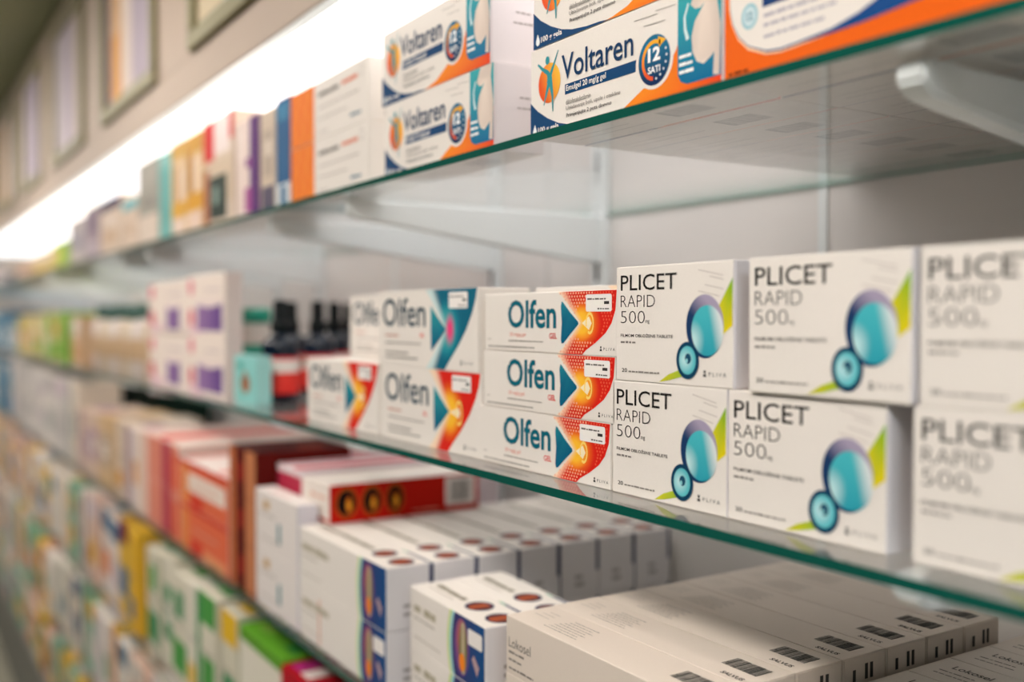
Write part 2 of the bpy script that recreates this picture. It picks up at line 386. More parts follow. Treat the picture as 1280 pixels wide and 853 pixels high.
def d_volt(w, d, h, bottom):
    L = Pr(); A = Pr(); B = Pr(); k = w / 212.0; q = h / 70.0; NM = Pr(); BN = Pr(); SU = Pr(); FG = Pr(); CL = Pr(); PC = Pr(); OW = Pr(); DR = Pr()
    P = lambda *pp: [(a * k, b * q) for a, b in pp]
    T = lambda s, a, b, c, e, col, off=0: {'Voltaren': NM, 'Emulgel 20 mg/g gel': BN, '12': CL, 'SATI': CL, '100 g gela': DR}.get(s, L).text(s, a * k, b * k, c * q, e * q, col, 6, off)
    A.poly(P((0, 0), (100, 0), (92, .8), (85, 1.5), (70, 2), (52, 4.1), (38, 7.5), (24, 13.2), (10, 21), (0, 29)), '03406E', 1)
    def oc(x, y): return mixc(lin('F58A1F'), lin('E4401B'), (x / k - 150) / 60)
    OW.poly(P((88, 0), (211.6, 0), (211.6, 36), (172, 36), (169.7, 32.3), (160, 20), (146, 13.5), (138, 14.1), (116.7, 4.5), (100, 1.2)), oc, 1)
    PC.poly(P((172, 69.7), (172, 16), (175, 11), (181, 8.6), (211.5, 8.6), (211.5, 69.7)), lambda x, y: mixc(lin('0C6A96'), lin('39A9AE'), (y / q - 12) / 50), 2)
    PC.poly(P((190, 69.6), (186, 62), (184, 58.5), (188, 55), (193, 54.5), (197, 57), (188, 47), (185, 38), (186, 28), (190, 21), (196, 18.5), (203, 22), (205.5, 24), (204.5, 10), (210, 9), (211, 40), (207, 60), (209, 69.6)), lambda x, y: mixc(lin('E9D9CC'), lin('CBBBB0'), abs(x / k - 196) / 16), 3)
    PC.stroke(P((182, 60), (178.5, 52), (179, 44), (181.5, 37)), 1.5 * k, 3 * k, 'CFE6E8', 3)
    for i in range(3): PC.scribble((173.5) * k, (185 + i) * k, (26 - 5 * i) * q, 2.3 * q, 'EFF4F4', 4, 11 + i, .1)
    CL.ell(149 * k, 31 * q, 19 * k, 19.4 * q, WHITE, 3); CL.ell(149 * k, 31 * q, 16.2 * k, 17 * q, lambda x, y: mixc(lin('0F2B55'), lin('1B6C90'), (y / q - 18) / 22), 4, rings=4)
    CL.ell(149 * k, 31 * q, 12.6 * k, 13.6 * q, lambda x, y: mixc(lin('E2542A'), lin('F3B02C'), (y / q - 22) / 20), 5, 30, 1, 55, 265, .8)
    CL.poly(P((153, 46), (161, 42.5), (154, 38.5)), 'F3B02C', 5)
    for i in range(6): CL.ell((149 + 12.4 * math.cos(math.radians(-80 + i * 20))) * k, (31 + 13.2 * math.sin(math.radians(-75 + i * 20))) * q, .9, .9, 'D9E4EA', 5, 8)
    T('12', 142.8, 155.2, 30.2, 39.6, 'FFFFFF', .035); T('SATI', 142.8, 155.2, 22.4, 27, 'FFFFFF', .02)
    T('Voltaren', 42.7, 127.3, 38.8, 57.4, '07365F', .008)
    BN.poly(P((46.6, 27.2), (129.4, 27.2), (131, 35.2), (46.6, 34.9)), '03406E', 1)
    T('Emulgel 20 mg/g gel', 48.6, 97, 28.2, 33.8, 'F3F0EC', .012)
    T('diklofenakdietilamin', 48.5, 79, 19.2, 23, '5A5552'); T('Ublažavanje boli, upale i otekline', 48.5, 113.4, 14.2, 18, '6E6864'); T('Primjenjujte 2 puta dnevno', 49, 103.5, 8.8, 12.6, '3F3B3A', .01)
    T('100 g gela', 11, 39, 2.2, 7.8, 'F3F0EC', .02)
    DR.ell(6.2 * k, 5 * q, 2.6 * k, 3 * q, 'EAF0F2', 2, 16); DR.poly(P((3.9, 6.4), (8.5, 6.4), (6.2, 11)), 'EAF0F2', 2)
    for a, b, t in ((128, 152, 62), (150, 170, 63.5), (138, 160, 56)): L.stroke(P((a, t), (b, t - 1)), .45, .45, '9A938E', 4)
    SU.ell(26 * k, 40.3 * q, 14.8 * k, 15.4 * q, lambda x, y: mixc(lin('E5541D'), lin('F8BE3A'), (x / k - 14) / 28 + (y / q - 40) / 60), 2, rings=6)
    fig = '2D8F99'
    FG.ell(23.6 * k, 58 * q, 2.7 * k, 3.3 * q, fig, 4, 16)
    FG.stroke(P((38, 63), (32, 53), (27.5, 46), (25, 40)), .8 * k, 5.4 * k, fig, 3); FG.stroke(P((10.6, 57.5), (17, 52.5), (24, 48.5), (28, 42)), 1.6 * k, 5 * k, fig, 4)
    FG.stroke(P((26, 47), (25.5, 40), (22.5, 33), (18.7, 24)), 6 * k, 1 * k, fig, 3); FG.stroke(P((26.5, 46), (28.5, 38), (30.5, 29), (31, 17.5)), 6 * k, 1 * k, fig, 4)
    out = [('name_lettering', 'front', NM), ('banner', 'front', BN), ('small_print', 'front', L), ('navy_wave', 'front', A), ('weight_mark', 'front', DR), ('orange_wave', 'front', OW), ('colour_panel', 'front', PC), ('clock_emblem', 'front', CL), ('sun_emblem', 'front', SU), ('leaping_figure', 'front', FG)]
    R_ = Pr(); R_.scribble(d * .5, d * .8, h * .62, 1.8, '9A9391', 1, 3); R_.scribble(d * .45, d * .85, h * .5, 1.8, '9A9391', 1, 4); out.append(('end_print', 'right', R_))
    if bottom:
        B.barcode(w * .62, w * .8, d * .25, d * .7, 1, 5); B.scribble(w * .1, w * .5, d * .35, 1.3, '77716E', 1, 6); B.scribble(w * .1, w * .45, d * .55, 1.3, '77716E', 1, 7)
        out.append(('bottom_print', 'bottom', B))
    return out
def d_volt_orange(w, d, h):
    L = Pr(); A = Pr(); B = Pr(); EM = Pr(); NM = Pr()
    A.rect(.4, w - .4, .4, h - .4, 'EA6416', 0)
    edge = [(4.5, h - .5), (5.2, 45), (7.5, 36), (12, 28), (20, 20.5), (34, 14.8), (45, 13.6), (56.7, 14.2), (80.6, 16), (98.4, 20), (111, 25), (124, 31), (140, 41), (155, h - .5)]
    A.poly([(a - 1.4, b) for a, b in edge[:3]] + [(a - .4, b - 2.4) for a, b in edge[3:]] + [(w - 12, 17), (w - 6, 19), (w - 6, h - .5)], 'F6C9A4', 1)
    A.poly([(a - .3, b - .5) for a, b in edge[:5]] + [(a + .4, b - 1.2) for a, b in edge[5:8]] + [(82, 13.6), (100, 14.2), (121, 16.2), (150, 19), (w - 8, 21), (w - 7, h - .5)], '1B4A86', 2)
    A.poly(edge, WHITE, 3)
    EM.ell(20.9, 37.5, 6.6, 7.6, '9CC6D0', 4); EM.ell(20.9, 37.5, 4.7, 5.6, 'C9DDE2', 5); EM.text('12', 18.6, 23.4, 35, 40, '5C93A8', 6, .03)
    NM.rect(31, 96, 40, 47.5, '1F3E70', 4); NM.text('Voltaren', 30, 100, 50, 64, '07365F', 4, .02)
    for i, t in enumerate((34, 28.5, 22)): L.scribble(32, 92 - 8 * i, t, 2.0, 'ABA6B2', 4, 20 + i)
    L.scribble(4, 22, 5.5, 2.2, '8A3A10', 4, 31)
    B.barcode(w * .62, w * .8, d * .25, d * .7, 1, 5); B.scribble(w * .1, w * .5, d * .35, 1.3, '77716E', 1, 6)
    return [('lettering', 'front', L), ('border_artwork', 'front', A), ('round_emblem', 'front', EM), ('name_lettering', 'front', NM), ('bottom_print', 'bottom', B)]
def d_diclo(w, d, h):
    L = Pr(); A = Pr(); R_ = Pr()
    A.band(lambda t: .4, lambda t: w * .34, .4, h - .4, 6, 10, lambda x, y: mixc(lin('E8590F'), lin('F59A33'), .5 + .5 * math.sin(x * .21 + y * .09) * math.cos(y * .16)), 0)
    L.scribble(w * .4, w * .66, h * .72, 5, '6B635E', 2, 3, .1); L.scribble(w * .7, w * .88, h * .74, 5, 'DE7A58', 2, 4, .15)
    L.scribble(w * .4, w * .9, h * .52, 1.6, 'A79D95', 2, 5); L.scribble(w * .4, w * .76, h * .33, 1.5, 'A79D95', 2, 6)
    L.scribble(w * .4, w * .52, h * .1, 1.5, 'A79D95', 2, 7); L.scribble(w * .8, w * .92, h * .16, 3.4, '5C7E92', 2, 8, .1)
    L.ell(w * .93, h * .82, 6, 6, 'B7ADA6', 1, 20, 1, 0, 360, .86)
    
    for i in range(6): R_.rect(d * (.34 if i in (0, 4) else .42), d * .64, h * (.1 + .1 * i), h * (.165 + .1 * i), '5A565A', 1)
    return [('lettering', 'front', L), ('artwork', 'front', A), ('end_lettering', 'right', R_)]
def d_lokosel(w, d, h):
    L = Pr(); T = Pr(); E = Pr(); BC = Pr(); MK = Pr()
    L.text('Lokosel', 4, 36, h - 25, h - 17, '5D5652', 1, -.004); L.scribble(4, 27, h - 30, 2.0, '8A817A', 1, 2); L.scribble(4, 24, h - 36, 2.0, '8A817A', 1, 3); L.scribble(4, 40, h - 43, 2.0, '857C75', 1, 4)
    # top face: barcode at the near end, maker's name, block of fine print at the far end
    y = d * .30
    BC.barcode(w - 42, w - 9, d * .4, d * .76, 1, 9); MK.text('SALVUS', w - 29, w - 9, d * .1, d * .2, '3E3A38', 1, .02)
    T.scribble(w - 41, w - 39, d * .5, 1, '6E6864', 1, 2)
    for i in range(7): T.scribble(40 + 1.5 * i, 84 - (i * 5) % 9, d * (.2 + .085 * i), 1.0, '877F79', 1, 30 + i, .6)
    for i in range(3): T.scribble(10 + 3 * i, 30, d * (.45 + .12 * i), .9, 'A39A93', 1, 50 + i)
    
    for i, a in enumerate((.22, .5, .62)): E.rect(d * a, d * (a + .07), h * .62, h * (.86 if i else .8), '4A4644', 1)
    for i, a in enumerate((.22, .5, .62)): E.rect(d * a, d * (a + .05), h * .25, h * .5, '5A5450', 1)
    return [('lettering', 'front', L), ('fine_print', 'top', T), ('barcode', 'top', BC), ('maker_lettering', 'top', MK), ('end_print', 'right', E)]
def d_hot(w, d, h, sticker):
    L = Pr(); A = Pr(); BW = Pr(); PC = Pr(); T = Pr(); E = Pr(); x0 = w - 70
    BW.poly([(x0 - 4 + 6, h - .4)] + [(x0 - 4 + 6 * abs(2 * i / 10 - 1) ** 2, h - h * i / 10 + (.4 if i == 10 else -.4)) for i in range(11)] + [(w - 62, .4), (w - 62, h - .4)], 'C9D98A', 1)
    BW.poly([(x0 + 8, h - .4)] + [(x0 + 1 + 6 * abs(2 * i / 10 - 1) ** 2, h - h * i / 10 + (.4 if i == 10 else -.4)) for i in range(11)] + [(w - 58, .4), (w - 58, h - .4)], '9CD0D6', 2)
    A.poly([(x0 + 12, h - .4)] + [(x0 + 6 + 6 * abs(2 * i / 10 - 1) ** 2, h - h * i / 10 + (.4 if i == 10 else -.4)) for i in range(11)] + [(w - .4, .4), (w - .4, h - .4)], lambda x, y: mixc(lin('3B3568'), lin('1A4F86'), (x - x0 - 20) / 45), 3)
    A.ell(w - 44, h * .5, 15, h * .44, lambda x, y: mixc(lin('E2742A'), lin('6B4A86'), math.hypot((x - w + 44) / 15, (y - h * .62) / (h * .5)) * 1.15), 4, rings=5)
    A.ell(w - 41, h * .5, 8, h * .4, lambda x, y: mixc(lin('C9B79A'), lin('6B6A3A'), abs(x - w + 41) / 6), 5, rings=4)
    A.ell(w - 43, h * .28, 6, h * .14, 'F08A2A', 6, 16); A.poly([(w - 20, h * .5), (w - 10, h * .35), (w - 14, h * .2), (w - 24, h * .42)], 'B79A9E', 5)
    if sticker: A.rrect(w - 31, w - 4, h * .62, h * .86, 2, 'EEE8E4', 7)
    if w > 200 and sticker: L.rect(62, 66, h * .05, h * .85, 'DC9678', 1)
    k = w / 160
    L.scribble(10, 30 * k, h * .62, h * .12, 'B3AA94', 2, 3, .1); L.scribble(33 * k, 60 * k, h * .62, h * .12, 'B3AA94', 2, 8, .1); L.scribble(10, 58, h * .5, 1.8, 'A59C90', 2, 3); L.scribble(10, 70, h * .18, 1.4, 'B5ABA0', 2, 5)
    L.rect(4, 5, h * .3, h * .9, 'D9CFC6', 1)
    ovals = []; ST = Pr()
    for cx, cy in ((w - 60, d * .5), (w - 18, d * .48)):
        O = Pr(); ovals.append(('oval_emblem', 'top', O))
        O.ell(cx, cy, 14.5, d * .26, '2E2A4E', 1, 30); O.ell(cx + 1, cy - .5, 11.5, d * .2, lambda x, y: mixc(lin('B85A32'), lin('3A2830'), abs(x - cx) / 11), 2, rings=3)
    ST.stroke([(w - 52, d * .93), (w - 2, d * .93)], 2.6, 3.4, '20305E', 1); ST.stroke([(w - 64, d * .93), (w - 50, d * .93)], 1.4, 2.6, '5FA98C', 1)
    T.scribble(14, w - 84, d * .4, d * .14, '8A8270', 1, 12, .15); T.scribble(14, 70, d * .26, 1.6, 'A59C90', 1, 6)
    E.rect(d - 4.5, d - .5, h * .45, h - .4, '20305E', 1); E.scribble(d * .35, d * .55, h * .35, 4, 'A5A0A0', 1, 5); E.scribble(d * .35, d * .6, h * .22, 4, 'A5A0A0', 1, 6)
    return [('lettering', 'front', L), ('wave_edge', 'front', BW), ('colour_panel', 'front', A), ('fine_print', 'top', T), ('edge_stripe', 'top', ST), ('end_print', 'right', E)] + ovals
def d_redbox(w, d, h):                # long side faces the aisle's near end
    A = Pr(); F_ = Pr(); T = Pr()
    A.rect(.4, d - .4, .4, h - .4, 'C01C10', 0)
    for i, cx in enumerate((22, 56, 88)):
        A.ell(cx, h * .52, 15 - i, h * .4, 'B0561A', 1, 30); A.ell(cx, h * .52, 12.5 - i, h * .33, '1D120E', 2, 30, 3)
        A.ell(cx + 3 - 5 * i % 4, h * .46, 3.4, h * .22, lambda x, y: mixc(lin('F7A62A'), lin('C4501A'), abs(y - h * .45) / 9), 3, 18, 3)
    A.rect(d - 50, d - 6, h * .16, h * .93, 'EDE4DF', 1); A.barcode(d - 42, d - 12, h * .26, h * .84, 2, 7)
    A.scribble(112, 150, h * .12, 2, 'E09A86', 2, 4)
    F_.rect(.4, w * .25, .4, h - .4, 'EFE6DD', 0); F_.scribble(w * .3, w * .9, h * .6, 4, 'D9A48C', 1, 2); F_.rect(w * .3, w * .95, 1, 5, 'C8301E', 1)
    T.rect(w * .5, w - 1, 1, d - 1, 'E9E0DA', 0)
    return [('side_print', 'right', A), ('front_print', 'front', F_), ('top_print', 'top', T)]
def d_blocks(w, d, h, blocks, marks, tops):
    """blocks: (a, b, c, e, colour) as fractions of the front; marks: scribble rows; tops: stripes on the top face"""
    out = []
    for i, (a, b, c, e, col) in enumerate(blocks):
        A = Pr(); A.rect(max(.4, a * w), min(w - .4, b * w), max(.4, c * h), min(h - .4, e * h), col, i * .5); out.append(('printed_panel', 'front', A))
    A = Pr()
    if marks: out.append(('lettering', 'front', A))
    for i, (a, b, t, hh, col) in enumerate(marks): A.scribble(a * w, b * w, t * h, hh, col, 4, i + 3)
    for i, (a, b, c, e, col) in enumerate(tops):
        T = Pr(); T.rect(max(.4, a * w), min(w - .4, b * w), max(.4, c * d), min(d - .4, e * d), col, i * .5); out.append(('top_stripe', 'top', T))
    return out
def d_lokosel_turned(w, d, h):
    T = Pr()
    T.text('Lokosel', 16, 46, d * .58, d * .74, '55504C', 1, .01); T.scribble(12, 40, d * .4, 1.6, '6A645F', 1, 2); T.scribble(12, 44, d * .26, 1.6, '6A645F', 1, 3)
    for i in range(6): T.scribble(62 + i, 98 - (i * 7) % 11, d * (.2 + .1 * i), 1.2, '6A645F', 1, 60 + i, .6)
    F_ = Pr(); F_.scribble(10, 60, h * .6, 4, '857C75', 1, 2); F_.scribble(10, 50, h * .4, 2, '857C75', 1, 3)
    return [('top_print', 'top', T), ('front_print', 'front', F_)]

# ------------------------------------------------------------------ the setting
ZT, ZM, ZL, Z4, Z5, Z6 = .1395, -.1266, -.386, -.645, -.904, -1.165     # glass tops, measured from eye level
TH = .0065
YF, YB, YW = .42, .812, .815
FAR, NEAR = -6.2, 1.25
CEIL = .835
struct('floor', box_mesh('floor', FAR - 1.5, NEAR + 1.5, -3.2, YW + .1, -.02, 0, 'floor_vinyl'))
struct('ceiling', box_mesh('ceiling', FAR - 1.5, NEAR + 1.5, -1.6, YW + .1, EYE + CEIL, EYE + CEIL + .03, 'ceiling_paint'))
wb = struct('wall_back', box_mesh('wall_back', FAR - 1.5, NEAR + 1.5, YW + .012, YW + .1, 0, EYE + CEIL, 'wall_paint'))
struct('wall_light_blocker', box_mesh('wall_light_blocker', 1.9, 1.95, -1.6, YF - .05, 0, EYE + CEIL, 'side_grey'))  # unseen wall added to block light from the right
struct('wall_far', box_mesh('wall_far', FAR - 1.5, FAR - 1.45, -1.6, YW + .012, 0, EYE + CEIL, 'wall_paint'))
SEAMS = [.81 - i for i in range(8)]                          # bay joints at x = .81, -.19, -1.19, ...
for i in range(7):
    for k in (0, 1):                                         # two lining boards per bay, joint at the middle
        x1 = SEAMS[i] - .5 * k; part('wall_panel', box_mesh('wall_panel', x1 - .4985, x1 - .0015, YW, YW + .012, .29, EYE + .33, 'wall_paint', .001), wb)
for i in range(7):
    part('joint_strip', box_mesh('joint_strip', SEAMS[i] - .506, SEAMS[i] - .494, YW - .002, YW + .001, .29, EYE + .32, 'white_metal', .0008), wb)
struct('trim_1', box_mesh('trim_1', FAR, NEAR, YF - .012, YF + .006, EYE + CEIL - .035, EYE + CEIL, 'olive_frame', .003))

ORD = ['first', 'second', 'third', 'fourth', 'fifth', 'sixth', 'seventh', 'eighth', 'ninth', 'tenth', 'eleventh', 'twelfth', 'thirteenth', 'fourteenth',
       'fifteenth', 'sixteenth', 'seventeenth', 'eighteenth', 'nineteenth', 'twentieth']
def nth(i):
    if i < 20: return ORD[i]
    t, u = divmod(i + 1, 10)
    tens = {2: 'twenty', 3: 'thirty', 4: 'forty', 5: 'fifty'}[t]
    return tens[:-1] + 'ieth' if u == 0 else tens + '-' + ORD[u - 1]
BAY = ['nearest', 'second', 'third', 'fourth', 'fifth', 'sixth', 'seventh']
LEVEL = [('top', ZT), ('middle', ZM), ('third', ZL), ('fourth', Z4), ('fifth', Z5)]
def glass_shelf(label, x0, x1, z):
    bm = bmesh.new(); w = x1 - x0; add_box(bm, -w / 2 + .001, w / 2 - .001, 0, YB - YF, -TH, 0)
    bmesh.ops.recalc_face_normals(bm, faces=bm.faces)
    for f in bm.faces: f.material_index = 0 if abs(f.normal.z) > .9 else 2 if f.normal.y > .9 else 1
    me = from_bm('glass_shelf', bm, ['shelf_glass', 'glass_edge', 'glass_edge_lit'])
    o = part('glass_shelf', me, None, ((x0 + x1) / 2, YF, EYE + z)); tag(o, label, 'shelf', 'glass shelf panels')
def bracket(label, x, z, group='white shelf brackets'):
    t = thing('shelf_bracket', label, 'bracket', (x, YW, EYE + z - TH), 0, group)
    bm = bmesh.new(); L = YW - YF - .028; hw = .009
    prof = [(0, -.001), (0, -.062), (-.06, -.058), (-L + .03, -.022), (-L + .008, -.019), (-L, -.012), (-L, -.001)]
    a = [bm.verts.new((-hw, y, zz)) for y, zz in prof]; b = [bm.verts.new((hw, y, zz)) for y, zz in prof]
    bm.faces.new(a); bm.faces.new(b[::-1])
    for i in range(len(prof)): j = (i + 1) % len(prof); bm.faces.new((a[i], b[i], b[j], a[j]))
    bmesh.ops.recalc_face_normals(bm, faces=bm.faces)
    bmesh.ops.bevel(bm, geom=bm.edges[:], offset=.002, segments=2, affect='EDGES')
    part('bracket_arm', from_bm('bracket_arm', bm, 'white_metal'), t)
    part('pad', box_mesh('pad', -.008, .008, -L + .01, -L + .03, -.0035, -.0002, 'white_metal', .0005), t)
    part('hook_plate', box_mesh('hook_plate', -.013, .013, -.006, 0, -.075, -.002, 'white_metal', .001), t)
def upright(label, x):
    t = thing('shelf_upright', label, 'upright', (x, YW, .29), 0, 'slotted uprights on the back wall')
    part('channel', box_mesh('channel', -.014, .014, -.012, 0, 0, EYE + .03, 'white_metal', .0015), t)
    bm = bmesh.new()
    for k in range(20): add_box(bm, -.003, .003, -.0124, -.0119, .12 + k * .064, .145 + k * .064)
    o = part('slots', from_bm('slots', bm, 'slot_black'), t); o['kind'] = 'stuff'
for b in range(7):
    x1, x0 = SEAMS[b], SEAMS[b + 1]
    for lv, z in LEVEL:
        if b == 0 and lv in ('fourth', 'fifth'): pass
        glass_shelf(f'clear glass panel of the {lv} shelf, {BAY[b]} bay from the camera', x0, x1, z)
        for xx, side in ((x0 + .135, 'far'), (x1 - .135, 'near')):
            bracket(f'white bracket under {side} end of {lv} glass shelf, {BAY[b]} bay from camera', xx, z)
    for xx, side in ((x0 + .135, 'far'), (x1 - .135, 'near')):
        upright(f'white slotted upright on the wall near the {side} end of the {BAY[b]} bay', xx)
struct('plinth', box_mesh('plinth', FAR, NEAR, YF + .01, YW, 0, EYE + Z6 - .0002, 'plinth', .002))

# wall cabinets above the lit strip, doors faced with flat upright colour strips
CB = .34
def strip_panel_mesh(w, h, i):
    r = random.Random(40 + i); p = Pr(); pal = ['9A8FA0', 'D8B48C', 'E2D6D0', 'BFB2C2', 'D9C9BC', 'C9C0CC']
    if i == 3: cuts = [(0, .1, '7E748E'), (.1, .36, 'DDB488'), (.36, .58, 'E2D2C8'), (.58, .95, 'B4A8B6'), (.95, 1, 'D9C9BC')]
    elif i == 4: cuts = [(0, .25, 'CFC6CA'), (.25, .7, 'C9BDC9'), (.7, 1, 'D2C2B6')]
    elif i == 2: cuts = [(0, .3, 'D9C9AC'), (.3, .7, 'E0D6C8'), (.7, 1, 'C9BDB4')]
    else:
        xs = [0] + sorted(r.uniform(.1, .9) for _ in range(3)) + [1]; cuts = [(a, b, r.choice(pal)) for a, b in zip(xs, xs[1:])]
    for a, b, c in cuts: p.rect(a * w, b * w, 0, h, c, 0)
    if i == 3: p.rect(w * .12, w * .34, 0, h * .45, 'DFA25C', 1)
    return p.mesh('front', w / 1000, .004, h / 1000, 'strip_print')
cab_x = [.4605 - .705 * i for i in range(10)]
for i in range(9):
    x1, x0 = cab_x[i], cab_x[i + 1]; w = x1 - x0; cx = (x0 + x1) / 2
    t = thing('wall_cabinet', f'beige wall cabinet with olive-framed colour-strip door, {ORD[i]} one along from the camera', 'cabinet', (cx, YW, EYE + CB), 0, 'wall cabinets over the lit strip')
    H = CEIL - .036 - CB; d = YW - YF
    dw = .242; b0, b1 = .06, H - .035
    part('bottom_panel', box_mesh('bottom_panel', -w / 2, w / 2, -d, -.001, .001, .02, 'cabinet_beige', .001), t)
    part('back_panel', box_mesh('back_panel', -w / 2, w / 2, -.014, -.001, .0205, H, 'cabinet_beige'), t)
    for s in (-1, 1): part('side_panel', box_mesh('side_panel', min(s * (w / 2), s * (w / 2 - .016)), max(s * (w / 2), s * (w / 2 - .016)), -d, -.0145, .0205, H, 'cabinet_beige'), t)
    part('rail', box_mesh('rail', -w / 2, w / 2, -d - .014, -d - .0005, .001, b0, 'cabinet_beige', .001), t)
    part('rail', box_mesh('rail', -w / 2, w / 2, -d - .014, -d - .0005, b1, H, 'cabinet_beige', .001), t)
    for s in (-1, 1): part('stile', box_mesh('stile', min(s * dw, s * w / 2), max(s * dw, s * w / 2), -d - .014, -d - .0005, b0 + .0005, b1 - .0005, 'cabinet_beige', .001), t)
    dr = bpy.data.objects.new('door', None); link(dr, t); dr.location = (0, -d, 0)
    fw = .03
    for nm, a in (('door_frame', (-dw, dw, b0, b0 + fw)), ('door_frame', (-dw, dw, b1 - fw, b1)), ('door_frame', (-dw, -dw + fw, b0 + fw, b1 - fw)), ('door_frame', (dw - fw, dw, b0 + fw, b1 - fw))):
        part(nm, box_mesh(nm, a[0] + .001, a[1] - .001, -.024, -.002, a[2] + .001, a[3] - .001, 'olive_frame', .003), dr)
    pp = part('colour_panel', box_mesh('colour_panel', -dw + fw - .004, dw - fw + .004, -.014, -.010, b0 + fw - .004, b1 - fw + .004, 'cabinet_beige'), dr)
    pr_ = part('strip_print', strip_panel_mesh(2 * (dw - fw) * 1000, (b1 - b0 - 2 * fw) * 1000, i), dr, (0, -.012, b0 + fw))
    l = thing('light_panel', f'glowing white light panel under wall cabinet, {ORD[i]} from the camera', 'light', (cx, (YF + YW) / 2, EYE + CB), 0, 'lit panels under the wall cabinets')
    part('housing', box_mesh('housing', -w / 2 + .0005, w / 2 - .0005, -.2105, .188, -.012, 0, 'white_metal', .001), l)
    part('diffuser', box_mesh('diffuser', -w / 2 + .001, w / 2 - .001, -.2095, .184, -.0165, -.0122, 'diffuser_cool'), l)
for i in range(5):
    l = thing('ceiling_light', f'square recessed ceiling light over the aisle, {ORD[i]} from the near end', 'light', (-.25 - 1.5 * i, -.36, EYE + CEIL), 0, 'ceiling lights over the aisle')
    part('frame', box_mesh('frame', -.3, .3, -.16, .16, -.012, 0, 'white_metal', .002), l)
    part('diffuser', box_mesh('diffuser', -.28, .28, -.14, .14, -.016, -.0122, 'lamp_warm'), l)
l = thing('ceiling_light', 'added cool light panel in place of daylight, beyond the near end of the shelves', 'light', (1.05, -.35, EYE + CEIL))  # added panel, stands in for cool daylight from the right
part('frame', box_mesh('frame', -.3, .3, -.3, .3, -.012, 0, 'white_metal', .002), l)
part('diffuser', box_mesh('diffuser', -.28, .28, -.28, .28, -.016, -.0122, 'added_cool_light'), l)

# ------------------------------------------------------------------ middle shelf
Ym = .448
GEL = 'long cartons with red swoosh'
xr = [ax(763, Ym), ax(769, Ym), ax(771, Ym)]
for i, pos in enumerate(('bottom', 'middle', 'topmost')):
    carton('gel_carton', f'long white gel carton with teal arrow and red swoosh, {pos} of the stack of three', xr[i] - .1855, xr[i], Ym, .042, ZM + i * .0489, .0487, None, (d_olfen, True, False), GEL)
TALL = 'large cartons with arrow artwork'
def tall(label, x1, z, warm, Y=Ym): carton('gel_carton', label, x1 - .2075, x1, Y, .056, z, .0765, None, (d_olfen, warm, True), TALL)
tall('large white carton with orange-red swoosh, directly left of the stack of three long cartons', -.757, ZM, True)
tall('large white carton with teal and pink swoosh, lying on the orange-swoosh one', -.763, ZM + .0767, False)
tall('large white carton with orange-red swoosh, beside the dark bottles', -.972, ZM, True)
tall('large white carton with orange-red swoosh in the second row, beside the dark bottles', -.976, ZM, True, .509)
tall('large white carton set back and half hidden behind the teal-swoosh carton', -.982, ZM + .0767, True, .509)
tall('large white carton behind the stack of three long cartons, lower one', -.562, ZM, True, .515)
tall('large white carton behind the stack of three long cartons, upper one showing its top', -.560, ZM + .0767, True, .513)
PL = 'white tablet cartons with teal circles'
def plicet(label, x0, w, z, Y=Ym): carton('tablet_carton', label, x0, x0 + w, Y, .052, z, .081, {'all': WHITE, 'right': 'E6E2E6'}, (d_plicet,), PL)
lx = [ax(766, Ym), ax(911, Ym), ax(1143, Ym), -.2]
ux = [ax(770.5, Ym), ax(940.5, Ym), ax(1149.5, Ym), -.196]
pos = ('beside the stack of three swoosh cartons', 'second from the left', 'third from the left, blurred', 'fourth from the left')
for k in range(4):
    plicet('white tablet carton with teal circles, lower row, ' + pos[k], lx[k], .1165 if k else .1155, ZM)
    plicet('white tablet carton with teal circles, upper row, ' + pos[k], ux[k], .1165 if k != 1 else .113, ZM + .0812, Ym if k != 1 else .445)
